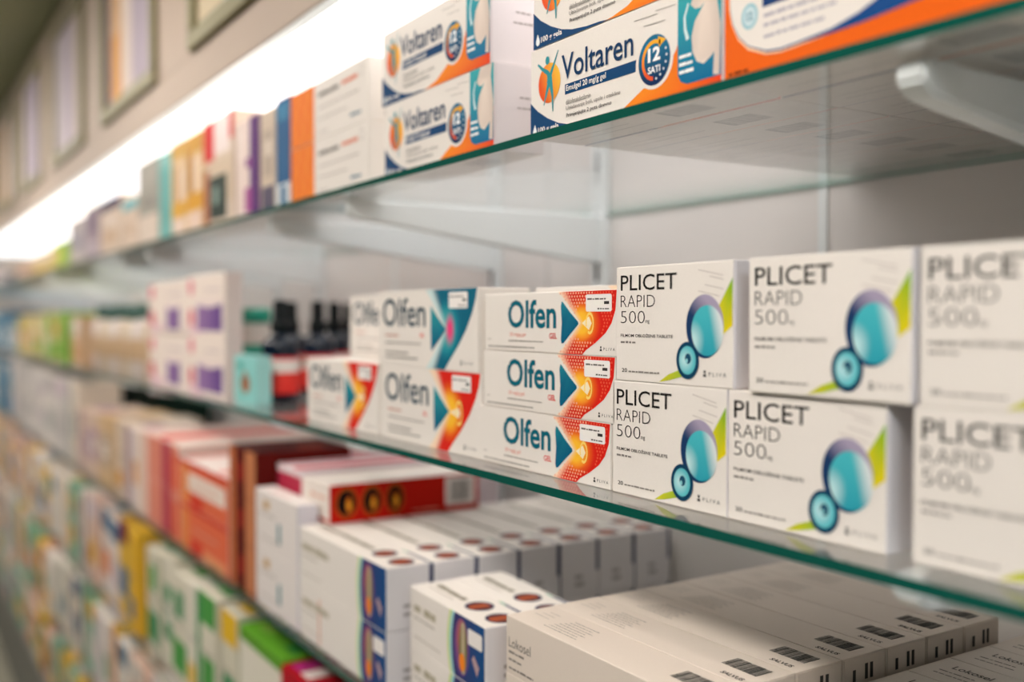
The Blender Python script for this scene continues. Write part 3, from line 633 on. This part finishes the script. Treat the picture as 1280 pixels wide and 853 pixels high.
# dropper bottles
def dropper(label, px, Y, first=[None]):
    x = ax(px, Y); t = thing('dropper_bottle', label, 'bottle', (x, Y, EYE + ZM + .0003), rnd.uniform(-.4, .4), 'dark dropper bottles')
    if first[0] is None:
        lb = bpy.data.meshes.new('label'); n = 40; r = .0274; vv = []; ff = []; cc = []
        rows = [(.014, 'E23A34'), (.045, 'E8443A'), (.0455, 'EDE2DA'), (.0635, 'EDE2DA'), (.064, 'DF3B40'), (.068, 'DF3B40')]
        for z, c in rows:
            for i in range(n): a = 2 * math.pi * i / n; vv.append((r * math.cos(a), r * math.sin(a), z)); cc.append(lin(c))
        for j in range(len(rows) - 1):
            for i in range(n): ff.append((j * n + i, j * n + (i + 1) % n, (j + 1) * n + (i + 1) % n, (j + 1) * n + i))
        lb.from_pydata(vv, [], ff); ca = lb.color_attributes.new('Col', 'FLOAT_COLOR', 'POINT')
        for i, c in enumerate(cc): ca.data[i].color = (*c, 1)
        lb.materials.append(M['print'])
        mk = bpy.data.meshes.new('mk'); vv = []; ff = []
        for k in range(9):
            for z0, z1 in ((.056, .063), (.05, .052)):
                a0 = -math.pi / 2 - .75 + k * .17; a1 = a0 + .12; b = len(vv)
                vv += [(.0276 * math.cos(a), .0276 * math.sin(a), z) for a, z in ((a0, z0), (a1, z0), (a1, z1), (a0, z1))]; ff.append((b, b + 1, b + 2, b + 3))
        mk.from_pydata(vv, [], ff); ca = mk.color_attributes.new('Col', 'FLOAT_COLOR', 'POINT')
        for q in ca.data: q.color = (*lin('A5694A'), 1)
        mk.materials.append(M['print'])
        first[0] = (lathe('bottle_body', [(.0245, 0), (.027, .002), (.027, .082), (.0262, .088), (.022, .094), (.014, .0985), (.0118, .1), (.0118, .104)], 'bottle_navy'),
                    lb, mk, lathe('collar', [(.0132, .1042), (.0138, .1045), (.0138, .118), (.0128, .1195), (.0105, .12)], 'cap_black'),
                    lathe('dropper_bulb', [(.0108, .1202), (.0108, .124), (.0102, .126), (.0100, .148), (.0092, .1515), (.006, .1525), (.001, .1527)], 'cap_black'))
    a, b, mk, c, e = first[0]
    part('bottle_body', a, t); o = part('label', b, t); part('label_lettering', mk, o); part('collar', c, t); part('dropper_bulb', e, t)
dropper('dark dropper bottle with red and white label, front one beside the aqua box', 350, .503)
dropper('dark dropper bottle standing just behind the front one', 364, .575)
dropper('dark dropper bottle behind the orange-swoosh carton, cap centred in the group', 397, .588)
dropper('dark dropper bottle deep on the shelf, second cap from the swoosh cartons', 418, .655)
dropper('dark dropper bottle deepest on the shelf, cap touching the swoosh carton', 435, .715)
t = thing('lidded_jar', 'white plastic jar with bright teal lid behind the small aqua box', 'jar', (ax(319, .55), .55, EYE + ZM + .0003))
part('jar_body', lathe('jar_body', [(.025, 0), (.028, .003), (.028, .108), (.026, .114), (.024, .116)], 'jar_white'), t)
part('lid', lathe('lid', [(.0262, .1163), (.0275, .117), (.0275, .139), (.026, .142), (.01, .1425)], 'lid_teal'), t)
part('label', lathe('label', [(.0282, .03), (.0283, .0305), (.0283, .08), (.0282, .0805)], 'lid_teal'), t)
def d_aqua(w, d, h):
    A = Pr(); A.rect(.4, w - .4, .4, h - .4, '8FCFCB', 0); A.ell(w * .5, h * .42, w * .2, h * .2, 'A5623A', 1, 20); A.ell(w * .5, h * .6, w * .1, h * .08, 'B5764A', 1, 14)
    A.ell(w * .27, h * .78, w * .15, h * .07, '3E9C90', 1, 14); A.scribble(w * .1, w * .5, h * .12, 3, '5FA59C', 1, 3)
    return [('artwork', 'front', A)]
carton('aqua_carton', 'small aqua carton with brown figure in front of the teal-lidded jar', -1.488, -1.385, .45, .022, ZM, .0705, {'all': '9FD3CF'}, (d_aqua,))
def d_purple(w, d, h, wide):
    A = Pr(); L = Pr(); D = Pr(); D2 = Pr(); u = .26 if wide else .5; u2 = .94 if wide else .82
    A.rect(w * u, w * u2, h * .06, h * .52, lambda x, y: mixc(lin('9C7AA8'), lin('5F3F86'), (x / w - .45) / .5), 1); A.poly([(w * u, h * .6), (w * u, h * .5), (w * (u + u2) / 2, h * .44), (w * u2, h * .5), (w * u2, h * .6)], 'E9D9D4', 2)
    D.ell(w * .1, h * .28, w * .08, h * .16, 'D25A70', 1, 20); D2.ell(w * .1, h * .8, w * .07, h * .14, 'DD7A8C', 1, 20)
    L.rect(w * .02, w * .4, .5, h * .18, 'E6C7CC', 0.5); L.scribble(w * .5, w * .9, h * .72, 3, 'B9A5B5', 1, 3)
    return [('purple_panel', 'front', A), ('red_dot', 'front', D), ('pink_dot', 'front', D2), ('lettering', 'front', L)]
cpx = {'all': 'EADBD6', 'front': 'EBDDD3'}
for i, (a, b) in enumerate(((235, 281), (186, 234))):
    for k in range(2):
        carton('purple_carton', f'cream and pink carton with purple panel, {"upper" if k else "lower"} one {"next to the aqua box" if i == 0 else "farther from the aqua box"}', ax(a, Ym), ax(b, Ym), Ym, .028, ZM + k * .0985, .0983 if i == 0 else .0945, cpx, (d_purple, i == 0), 'cream cartons with purple panels')
# green-capped bottles farther along the middle shelf
def capped(label, x, Y, h, r, col, first={}):
    t = thing('capped_bottle', label, 'bottle', (x, Y, EYE + ZM + .0003), 0, 'green-capped bottles')
    k = (h, r, col)
    if k not in first:
        nm = 'body_' + col; 
        if nm not in M: flat(nm, lin(col), .4, .4)
        if 'lab_brown' not in M: flat('lab_brown', lin('C4A684'), .5, .3)
        first[k] = (lathe('bottle_body', [(r * .9, 0), (r, .003), (r, h * .7), (r * .8, h * .76), (r * .6, h * .78)], nm), lathe('label', [(r * 1.005, h * .2), (r * 1.012, h * .205), (r * 1.012, h * .5), (r * 1.005, h * .505)], 'lab_brown'),
                    lathe('cap', [(r * .72, h * .782), (r * .75, h * .79), (r * .75, h * .98), (r * .7, h), (r * .1, h)], 'cap_green'))
    for nm, me in zip(('bottle_body', 'label', 'cap'), first[k]): part(nm, me, t)
for i in range(9):
    capped(f'pale bottle with dark green cap, {nth(i)} in the row from the purple cartons', -2.09 - i * .082, .5, .152 + .003 * (i % 3), .037, ('D9CBBB', 'D3BFA6', 'DCD0CC')[i % 3])
carton('tan_carton', 'tan and white carton standing beyond the green-capped bottles', -3.0, -2.85, .45, .08, ZM, .13, {'all': 'CFAE8C'}, (d_blocks, ((.1, .9, .6, .95, 'E2D6CA'), (.2, .8, .1, .4, 'B98A5C')), ((.2, .7, .7, 4, '6E5A48'),), ()))

# ------------------------------------------------------------------ top shelf
Yt = .435
VO = 'gel cartons with sun logo'
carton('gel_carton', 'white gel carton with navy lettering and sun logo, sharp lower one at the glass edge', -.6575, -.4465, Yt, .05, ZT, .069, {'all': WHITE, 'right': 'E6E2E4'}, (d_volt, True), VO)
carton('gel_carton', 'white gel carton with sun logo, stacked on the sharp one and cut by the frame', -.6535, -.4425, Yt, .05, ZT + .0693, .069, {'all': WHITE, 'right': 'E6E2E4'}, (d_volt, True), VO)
carton('gel_carton', 'white gel carton with sun logo, lower one beside the orange-ended cartons', -.925, -.713, Yt, .05, ZT, .0735, {'all': WHITE, 'right': 'CEC6C8'}, (d_volt, True), VO)  # right end darkened in colour to offset strong light, here and below
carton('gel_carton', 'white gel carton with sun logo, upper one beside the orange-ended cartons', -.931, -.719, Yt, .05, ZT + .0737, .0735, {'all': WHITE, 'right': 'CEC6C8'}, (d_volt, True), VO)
carton('gel_carton', 'orange-bordered white gel carton at the right of the top shelf', -.4445, -.2325, Yt, .05, ZT, .069, {'all': 'EDE4DC', 'left': 'EA6416'}, (d_volt_orange,), VO)
carton('gel_carton', 'orange-bordered gel carton stacked on the other, above the frame edge', -.4425, -.2305, Yt, .05, ZT + .0693, .069, {'all': 'EDE4DC', 'left': 'EA6416'}, (d_volt_orange,), VO)
for r in range(6):
    for k, x0 in enumerate((-.6575, -.4445, -.2315)):
        carton('gel_carton', f'white carton seen through the top glass, {nth(r + 1)} row back, {("far", "middle", "near")[k]} column', x0 + rnd.uniform(-.002, .002), x0 + .2095, Yt + .0535 * (r + 1), .053, ZT, .069, {'all': WHITE}, (d_volt, True), 'rows of cartons at the back of the top shelf')
carton('gel_carton', 'orange-bordered gel carton farthest right on the top shelf', -.2305, -.0185, Yt, .05, ZT, .069, {'all': 'EDE4DC', 'left': 'EA6416'}, (d_volt_orange,), VO)
for k in range(2):
    carton('gel_carton', f'white carton with orange left end, {"upper" if k else "lower"} of two on the top shelf', -1.199, -.966, Yt, .055, ZT + k * .0677, .0675, {'all': WHITE, 'left': 'EE7A1E'}, (d_diclo,), 'orange-ended cartons')
def tshelf(label, p0, p1, ytop, cols, blocks, marks=(), d=.09, tops=(), name='tall_carton', Y=Yt, z=ZT):
    x0, x1 = ax(p0, Y), ax(p1, Y); h = at((p0 + p1) / 2, Y, ytop).z - z
    carton(name, label, x0 + .0015, x1 - .0015, Y, d, z, h, cols, (d_blocks, blocks, marks, tops), 'upright cartons along the shelf')
tshelf('narrow deep blue carton with white foot, left of the orange-ended cartons', 346, 364.5, 122, {'all': '1B5C8C', 'top': '2E6E9A'}, ((0, 1, 0, .22, 'DDE2E4'), (.3, .7, .03, .2, '2F6A94'), (.1, .9, .8, .95, '3D83AC')))
tshelf('beige carton with grey figure beside the narrow blue carton', 326, 345.5, 137, {'all': 'CDBBA8'}, ((.2, .85, .35, .8, 'B5A596'), (.1, .95, 0, .25, '5B5468'), (.3, .8, .55, .7, 'D9CBBC')))
tshelf('cream carton with dark purple right edge and magenta spots', 296, 325, 148, {'all': 'E3D0C8', 'right': '55276E'}, ((.62, 1, 0, 1, '5A2A72'), (.4, .68, .05, .3, 'A5508E'), (.45, .7, .5, .6, '8A4A86'), (.1, .4, .6, .9, 'EAD9D2')))
tshelf('white carton with red corners above a dark photograph', 256, 294, 145, {'all': 'D9C6B4', 'top': 'E9DCD6'}, ((0, .36, .62, 1, 'CC1F22'), (.36, .86, .66, 1, 'EBDCD8'), (.86, 1, .75, 1, 'D0383A'), (0, 1, .2, .62, 'CFBBA4'), (.2, .78, .06, .46, '2F3D36'), (.32, .5, .2, .36, '7E948C'), (0, .18, 0, .55, 'A0583A')), d=.12)
tshelf('gold and cream patterned carton, nearer of the gold ones', 234, 255.5, 166, {'all': 'D9B98C'}, ((0, 1, .8, 1, 'C4933E'), (.1, .4, .3, .8, 'A9702C'), (.5, .8, .35, .75, 'E6D2BC'), (0, 1, .22, .4, 'D39A2E'), (.1, .9, 0, .2, 'E3C9B8')))
tshelf('gold and cream patterned carton, farther of the gold ones', 215.5, 233.5, 177, {'all': 'D9BE98'}, ((0, 1, .82, 1, 'C99E4E'), (.2, .5, .3, .75, 'B5813C'), (.55, .9, .3, .7, 'E3D0BC'), (0, 1, .2, .36, 'D6A23E'), (.1, .9, 0, .18, 'E3CDBE')))
tshelf('slim teal carton between the gold and grey ones', 200.5, 215, 190, {'all': '6FB0AC'}, ((.3, .7, .2, .8, '5FA5A2'), (.1, .9, .86, .96, '8CC0BC')))
tshelf('tall grey carton with cream foot, left of the slim teal one', 174, 200, 200, {'all': '9E9A90'}, ((0, 1, 0, .35, 'D6C6B8'), (.2, .8, .45, .55, '8A867E'), (.15, .85, .7, .9, 'A9A49A')))
tshelf('cream carton with aqua top band beside the tall grey one', 154, 173, 249, {'all': 'D9C4B2'}, ((0, 1, .8, 1, '6FB5BE'), (.2, .8, .3, .5, 'CDB49C')))
tshelf('cream carton with dark violet top band', 126, 153, 247, {'all': 'DCC8B6', 'top': '3A2A52'}, ((0, 1, .8, 1, '3A2A52'), (.2, .8, .2, .45, 'D2B69A'), (.3, .7, .5, .7, 'E6D6CA')))
tshelf('mauve-grey carton left of the violet-banded one', 108, 125.5, 258, {'all': 'AA98A2'}, ((.1, .9, .5, .9, '8F7E8E'), (.2, .8, .1, .35, 'C9BCC4')))
tshelf('pale grey carton with lilac print on the far top shelf', 88, 107.5, 274, {'all': 'BDB5B4'}, ((.1, .9, .3, .7, 'A9A2AC'), (0, 1, 0, .2, 'CFC6C0')))
tshelf('small yellow-green carton on the far top shelf', 66, 87, 303, {'all': 'B8C25A'}, ((.5, 1, 0, 1, '9CC24A'), (0, .5, .2, .8, 'D9C27A')))
tshelf('small cream carton with yellow foot on the far top shelf', 42, 65, 316, {'all': 'DCC8A8'}, ((0, 1, 0, .4, 'D9B85A'), (.2, .8, .6, .9, 'E6DACA')))
tshelf('small cream carton with salmon band near the far end', 22, 41.5, 325, {'all': 'D9C6B4'}, ((0, 1, .3, .55, 'D9A58A'), (.2, .8, .65, .85, 'C9B8A8')))
tshelf('small grey-beige carton with navy band at the far end', 8, 21.5, 330, {'all': 'C9BAAC'}, ((0, 1, .1, .5, '4A5468'),))

# ------------------------------------------------------------------ third shelf
# cream cartons, long sides along the shelf, three layers and seven rows deep
for lay in range(3):
    for r in range(7):
        if lay < 2 and 1 <= r <= 5: continue
        carton('cream_carton', f'long cream carton with barcode, {("bottom", "middle", "top")[lay]} layer, {nth(r)} row from the shelf edge', -.6865 + rnd.uniform(-.001, .001), -.466, .43 + r * .0478, .0474, ZL + lay * .0476, .0474, {'all': 'DDD0C4', 'top': 'DFD2C6'}, (d_lokosel,), 'cream cartons with barcodes')
for lay in range(2):
    for r in range(1, 6):
        carton('cream_carton', f'long cream carton buried in the {("bottom", "middle")[lay]} layer, {nth(r)} row from the shelf edge', -.6865, -.466, .43 + r * .0478, .0474, ZL + lay * .0476, .0474, {'all': 'DDD0C4', 'top': 'DFD2C6'}, (d_lokosel,), 'cream cartons with barcodes')
for r in range(7):
    for lay in range(2):
        if lay == 1: carton('cream_carton', f'cream carton with name printed on top, {nth(r)} row back', -.4555, -.235, .43 + r * .0505, .05, ZL + .0641, .0635, {'all': 'D6CCC2'}, (d_lokosel_turned,), 'cream cartons with printed tops')
        elif r in (0, 6): carton('cream_carton', f'cream carton under the printed-top cartons, {"front" if r == 0 else "back"} row', -.4555, -.235, .43 + r * .0505, .05, ZL, .0635, {'all': 'D6CCC2'}, (d_lokosel_turned,), 'cream cartons with printed tops')
for r in range(1, 6): carton('cream_carton', f'cream carton buried under the printed-top cartons, {nth(r)} row', -.4555, -.235, .43 + r * .0505, .05, ZL, .0635, {'all': 'D6CCC2'}, (d_lokosel_turned,), 'cream cartons with printed tops')
# white cartons with blue panel and oval emblems
HOT = 'white cartons with blue panel and ovals'
for r in range(7):
    for lay in range(2):
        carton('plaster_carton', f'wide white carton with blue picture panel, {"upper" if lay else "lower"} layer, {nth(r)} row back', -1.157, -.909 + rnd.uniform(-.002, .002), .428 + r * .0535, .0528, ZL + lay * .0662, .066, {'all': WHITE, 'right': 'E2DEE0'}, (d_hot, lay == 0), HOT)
for r in range(2):
    for lay in range(2):
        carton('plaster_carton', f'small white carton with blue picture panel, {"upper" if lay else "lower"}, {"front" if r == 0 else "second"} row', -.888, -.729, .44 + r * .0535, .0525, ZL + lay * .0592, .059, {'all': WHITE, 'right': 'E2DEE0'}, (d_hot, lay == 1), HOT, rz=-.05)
carton('red_carton', 'long red carton with round dark emblems lying across the white cartons', -1.2275, -1.1375, .459, .21, ZL + .1327, .048, {'all': 'E6DCD4', 'right': 'C01C10'}, (d_redbox,))
# plain white stack, maroon stack, red and white stacks farther along
for k in range(2):
    carton('white_carton', f'plain white carton, {"upper" if k else "lower"} of the stack by the maroon ones', -1.324, -1.165, .428, .027, ZL + k * .0777, .0775, {'all': 'E4DCD8', 'right': 'DAD6DE'}, (d_blocks, ((.55, .62, .2, .55, '5F8C94'), (.2, .35, .7, .85, 'C9A678')), ((.1, .5, .6, 3, 'B5ABA5'), (.1, .6, .2, 2, 'B5ABA5')), ((.2, .7, .3, .4, 'D9A9A4'),)), 'plain white cartons')
for k in range(2):
    carton('white_carton', f'plain white carton under the long red one, {"upper" if k else "lower"} of two', -1.2315, -1.159, .462, .225, ZL + k * .0662, .066, {'all': 'E4DCD8'}, (d_blocks, ((.2, .8, .3, .6, 'D9C9C4'),), (), ()), 'plain white cartons')
    for r, (xa, xb, ya, dd) in enumerate(((-1.3275, -1.2345, .46, .30), (-1.452, -1.3315, .575, .21))):
        carton('crimson_striped_carton', f'crimson-striped white carton, {"upper" if k else "lower"} one {"behind the plain white stack" if r == 0 else "behind the maroon stack"}', xa, xb, ya, dd, ZL + k * .093, .0925, {'all': 'E2D6D8', 'right': 'DCCDD2'}, (d_blocks, ((0, 1, .6, .9, 'B5304A'),), (), ((.55, .85, 0, 1, 'C02840'), (.1, .25, 0, 1, 'B53A54'))), 'white cartons with crimson stripes')
for k in range(3):
    carton('maroon_carton', f'maroon and copper carton, {("bottom", "middle", "topmost")[k]} of the stack of three', -1.452, -1.331, .43, .14, ZL + k * .0667, .0665, {'all': '5E1410', 'top': '3A0E0E'}, (d_blocks, ((0, .28, 0, 1, 'B4643C'), (.62, 1, 0, 1, 'C07A52'), (.3, .6, 0, 1, '5A1010'), (.35, .58, .3, .7, '8E1C18')), (), ((.1, .6, .1, .9, '471010'), (.65, .9, .5, .8, '8A3A2C'))), 'maroon cartons')
for k in range(2):
    carton('red_white_carton', f'coral and white carton, {"upper" if k else "lower"} one next to the maroon stack', -1.74, -1.457, .43, .30, ZL + k * .0735, .0733, {'all': 'E0D2CC', 'front': 'DE6A48'}, (d_blocks, ((.05, .2, 0, .9, 'E08A4E'), (.2, .95, .35, .75, 'E8D8CC') if k else (.5, .95, 0, .2, 'E59A6E'), (.25, .5, 0, .3, 'D2402E'), (0, 1, .9, 1, 'CC3A2C')), ((.3, .8, .5, 4, 'D9A08A'),), ((.3, .44, .3, .98, 'CC1424'), (.72, .8, .02, .5, 'D9342C'), (.02, .1, .02, .98, 'DA5A48'))), 'coral and white cartons')
for k in range(2):
    carton('red_white_carton', f'pink-fronted white carton with crimson edge, {"upper" if k else "lower"} one left of the coral ones', -2.06, -1.746, .43, .26, ZL + k * .082, .0818, {'all': 'E2D0C6', 'front': 'DA8672'}, (d_blocks, ((.62, .82, 0, 1, 'B03A50'), (0, .25, 0, 1, 'DFC3B4'), (.85, 1, 0, .8, 'D9603E')), (), ((.4, .65, .02, .98, 'D23A32'), (.1, .2, .02, .98, 'E2B0A4'))), 'pink-fronted cartons')

# ------------------------------------------------------------------ filled far shelves
PAL = {'warm': [('D8C6B4', 'cream'), ('DCCFC6', 'off-white'), ('CDAE86', 'tan'), ('D2B9A8', 'beige')],
       'white': [('D8D0CA', 'white'), ('CFC8C4', 'pale grey'), ('DDD0C2', 'ivory')],
       'green': [('DAD4C2', 'ivory'), ('E0DACB', 'white'), ('D6D0BC', 'cream')],
       'mixed': [('E0D8CE', 'off-white'), ('D9AE3E', 'mustard'), ('E4DCD2', 'white'), ('7EAE92', 'sea-green'), ('E0D2CA', 'ivory'), ('D9B8A6', 'salmon'), ('E2DACE', 'cream')],
       'blue': [('2F7FA0', 'blue'), ('3C6E8C', 'steel-blue'), ('9FB3BC', 'pale blue')],
       'lime': [('B7BE58', 'lime'), ('D3C38A', 'pale yellow'), ('8DB84E', 'green')]}
ACC = {'warm': [('D99A4A', 'orange'), ('B5A08E', 'taupe'), ('A98AA0', 'mauve')], 'white': [('B5AFAE', 'grey'), ('C9B8C0', 'pink'), ('A5A8A4', 'ash')],
       'green': [('4E9A4A', 'green'), ('E2B62E', 'yellow'), ('3F8A5A', 'emerald')], 'mixed': [('3A6A8A', 'blue'), ('E0AA1E', 'amber'), ('7A2430', 'wine'), ('4E9A6A', 'green'), ('C9BCC4', 'mauve'), ('D97A34', 'orange'), ('D6CEC4', 'sand')],
       'blue': [('1F5A7A', 'navy'), ('DDE3E6', 'white')], 'lime': [('E08A3A', 'orange'), ('6AA03A', 'green'), ('E6DCC8', 'cream')]}
def fill(level, z, xa, xb, pal, hmin, hmax, wmin, wmax, seed, name='shelf_carton', d0=.12, two=.0):
    r = random.Random(seed); x = xb; i = 0
    while x > xa + .03:
        w = min(r.uniform(wmin, wmax), x - xa); c, cn = r.choice(PAL[pal]); a, an = r.choice(ACC[pal]); b, bn = r.choice(ACC[pal])
        st = r.randrange(5); h = r.uniform(hmin, hmax)
        blocks = {0: ((0, 1, .1, .4, a), (.2, .8, .6, .85, b)), 1: ((0, .35, 0, 1, a), (.5, .9, .3, .6, b)), 2: ((0, 1, .75, 1, a), (.1, .9, .2, .5, b)),
                  3: ((.15, .85, .25, .75, a), (.3, .7, .4, .6, 'E6DED4')), 4: ((.6, 1, 0, 1, a), (.05, .5, .1, .3, b))}[st]
        how = ('with low {} band', 'with {} far end', 'with {} top band', 'with {} centre panel', 'with {} near end')[st].format(an)
        d = d0 * r.uniform(.8, 1.3)
        carton(name, f'{cn} carton {how}, {nth(i)} along {level}', x - w + .002, x, .432 + r.uniform(0, .012), d, z, h, {'all': c}, (d_blocks, blocks, ((.15, .8, .52, 4, '7A716A'),), ((.1, .9, .2, .5, a),)), f'mixed cartons, {level}', rz=r.uniform(-.02, .02))
        x -= w + r.uniform(.002, .006); i += 1
fill('the lime run, middle shelf', ZM, -4.15, -3.03, 'lime', .1, .15, .1, .16, 11)
fill('the far end, middle shelf', ZM, -6.0, -4.17, 'blue', .09, .16, .1, .18, 12)
fill('third shelf past pink cartons', ZL, -2.84, -2.075, 'warm', .14, .16, .1, .17, 13)
fill('the tall white run, third shelf', ZL, -4.5, -2.86, 'white', .205, .225, .14, .24, 14)
fill('the far end, third shelf', ZL, -6.0, -4.52, 'blue', .15, .2, .1, .2, 15)
fill('the far end, top shelf', ZT, -6.0, -4.62, 'white', .07, .09, .1, .2, 16)
fill('near part of fourth shelf', Z4, -2.05, -1.46, 'green', .19, .205, .075, .1, 21)
fill('middle part of fourth shelf', Z4, -3.2, -2.07, 'mixed', .17, .21, .07, .12, 22)
fill('far part of fourth shelf', Z4, -6.0, -3.22, 'mixed', .15, .21, .1, .16, 23)
fill('near part of fifth shelf', Z5, -3.0, -1.9, 'mixed', .17, .21, .07, .12, 24)
fill('far part of fifth shelf', Z5, -6.0, -3.02, 'mixed', .15, .2, .1, .17, 25)
carton('green_topped_carton', 'carton with bright green top on the fourth shelf under the plain white stack', -1.455, -1.265, .445, .2, Z4, .19, {'all': '5F9A2E', 'top': '5FA02A'}, (d_blocks, ((0, 1, .5, .9, 'E0DACB'),), (), ((.1, .35, .1, .9, '86B84A'), (.7, .9, .1, .9, '2F7A3A'))))
carton('crimson_topped_carton', 'carton with crimson and magenta top on the fourth shelf', -1.26, -1.06, .44, .2, Z4, .188, {'all': 'B01424', 'top': 'A80E1E'}, (d_blocks, ((0, 1, .3, .8, 'E0D6CC'),), (), ((.05, .2, .05, .7, 'B0307A'), (.22, .36, .05, .75, 'E2D6D2'), (.7, .95, .1, .9, '7E0E1A'))))
carton('crimson_topped_carton', 'carton with dark red top beyond the lower frame edge, fourth shelf', -1.055, -.86, .44, .2, Z4, .185, {'all': '8E1A20'}, (d_blocks, ((0, 1, .3, .8, 'E0D6CC'),), (), ((.3, .6, .1, .9, '6E1018'),)))

fill('far part of the base deck', Z6, -6.0, -3.4, 'mixed', .15, .2, .1, .17, 27)
fill('near part of the base deck', Z6, -3.38, -2.4, 'mixed', .16, .21, .08, .13, 28)

for i in range(3):  # dark boxes added, shade of the gap put into their colour
    carton('shade_block', f'dark block for the shaded gap at the back of the third shelf, {("nearest", "middle", "farthest")[i]} of three', -3.08 - .3 * i, -2.785 - .3 * i, .625, .15, ZL, .188, {'all': '1E322A'}, (d_blocks, ((.2, .8, .55, .7, '2E463C'),), (), ((.2, .8, .3, .6, '2A4036'),)), 'dark blocks for the shaded gap')
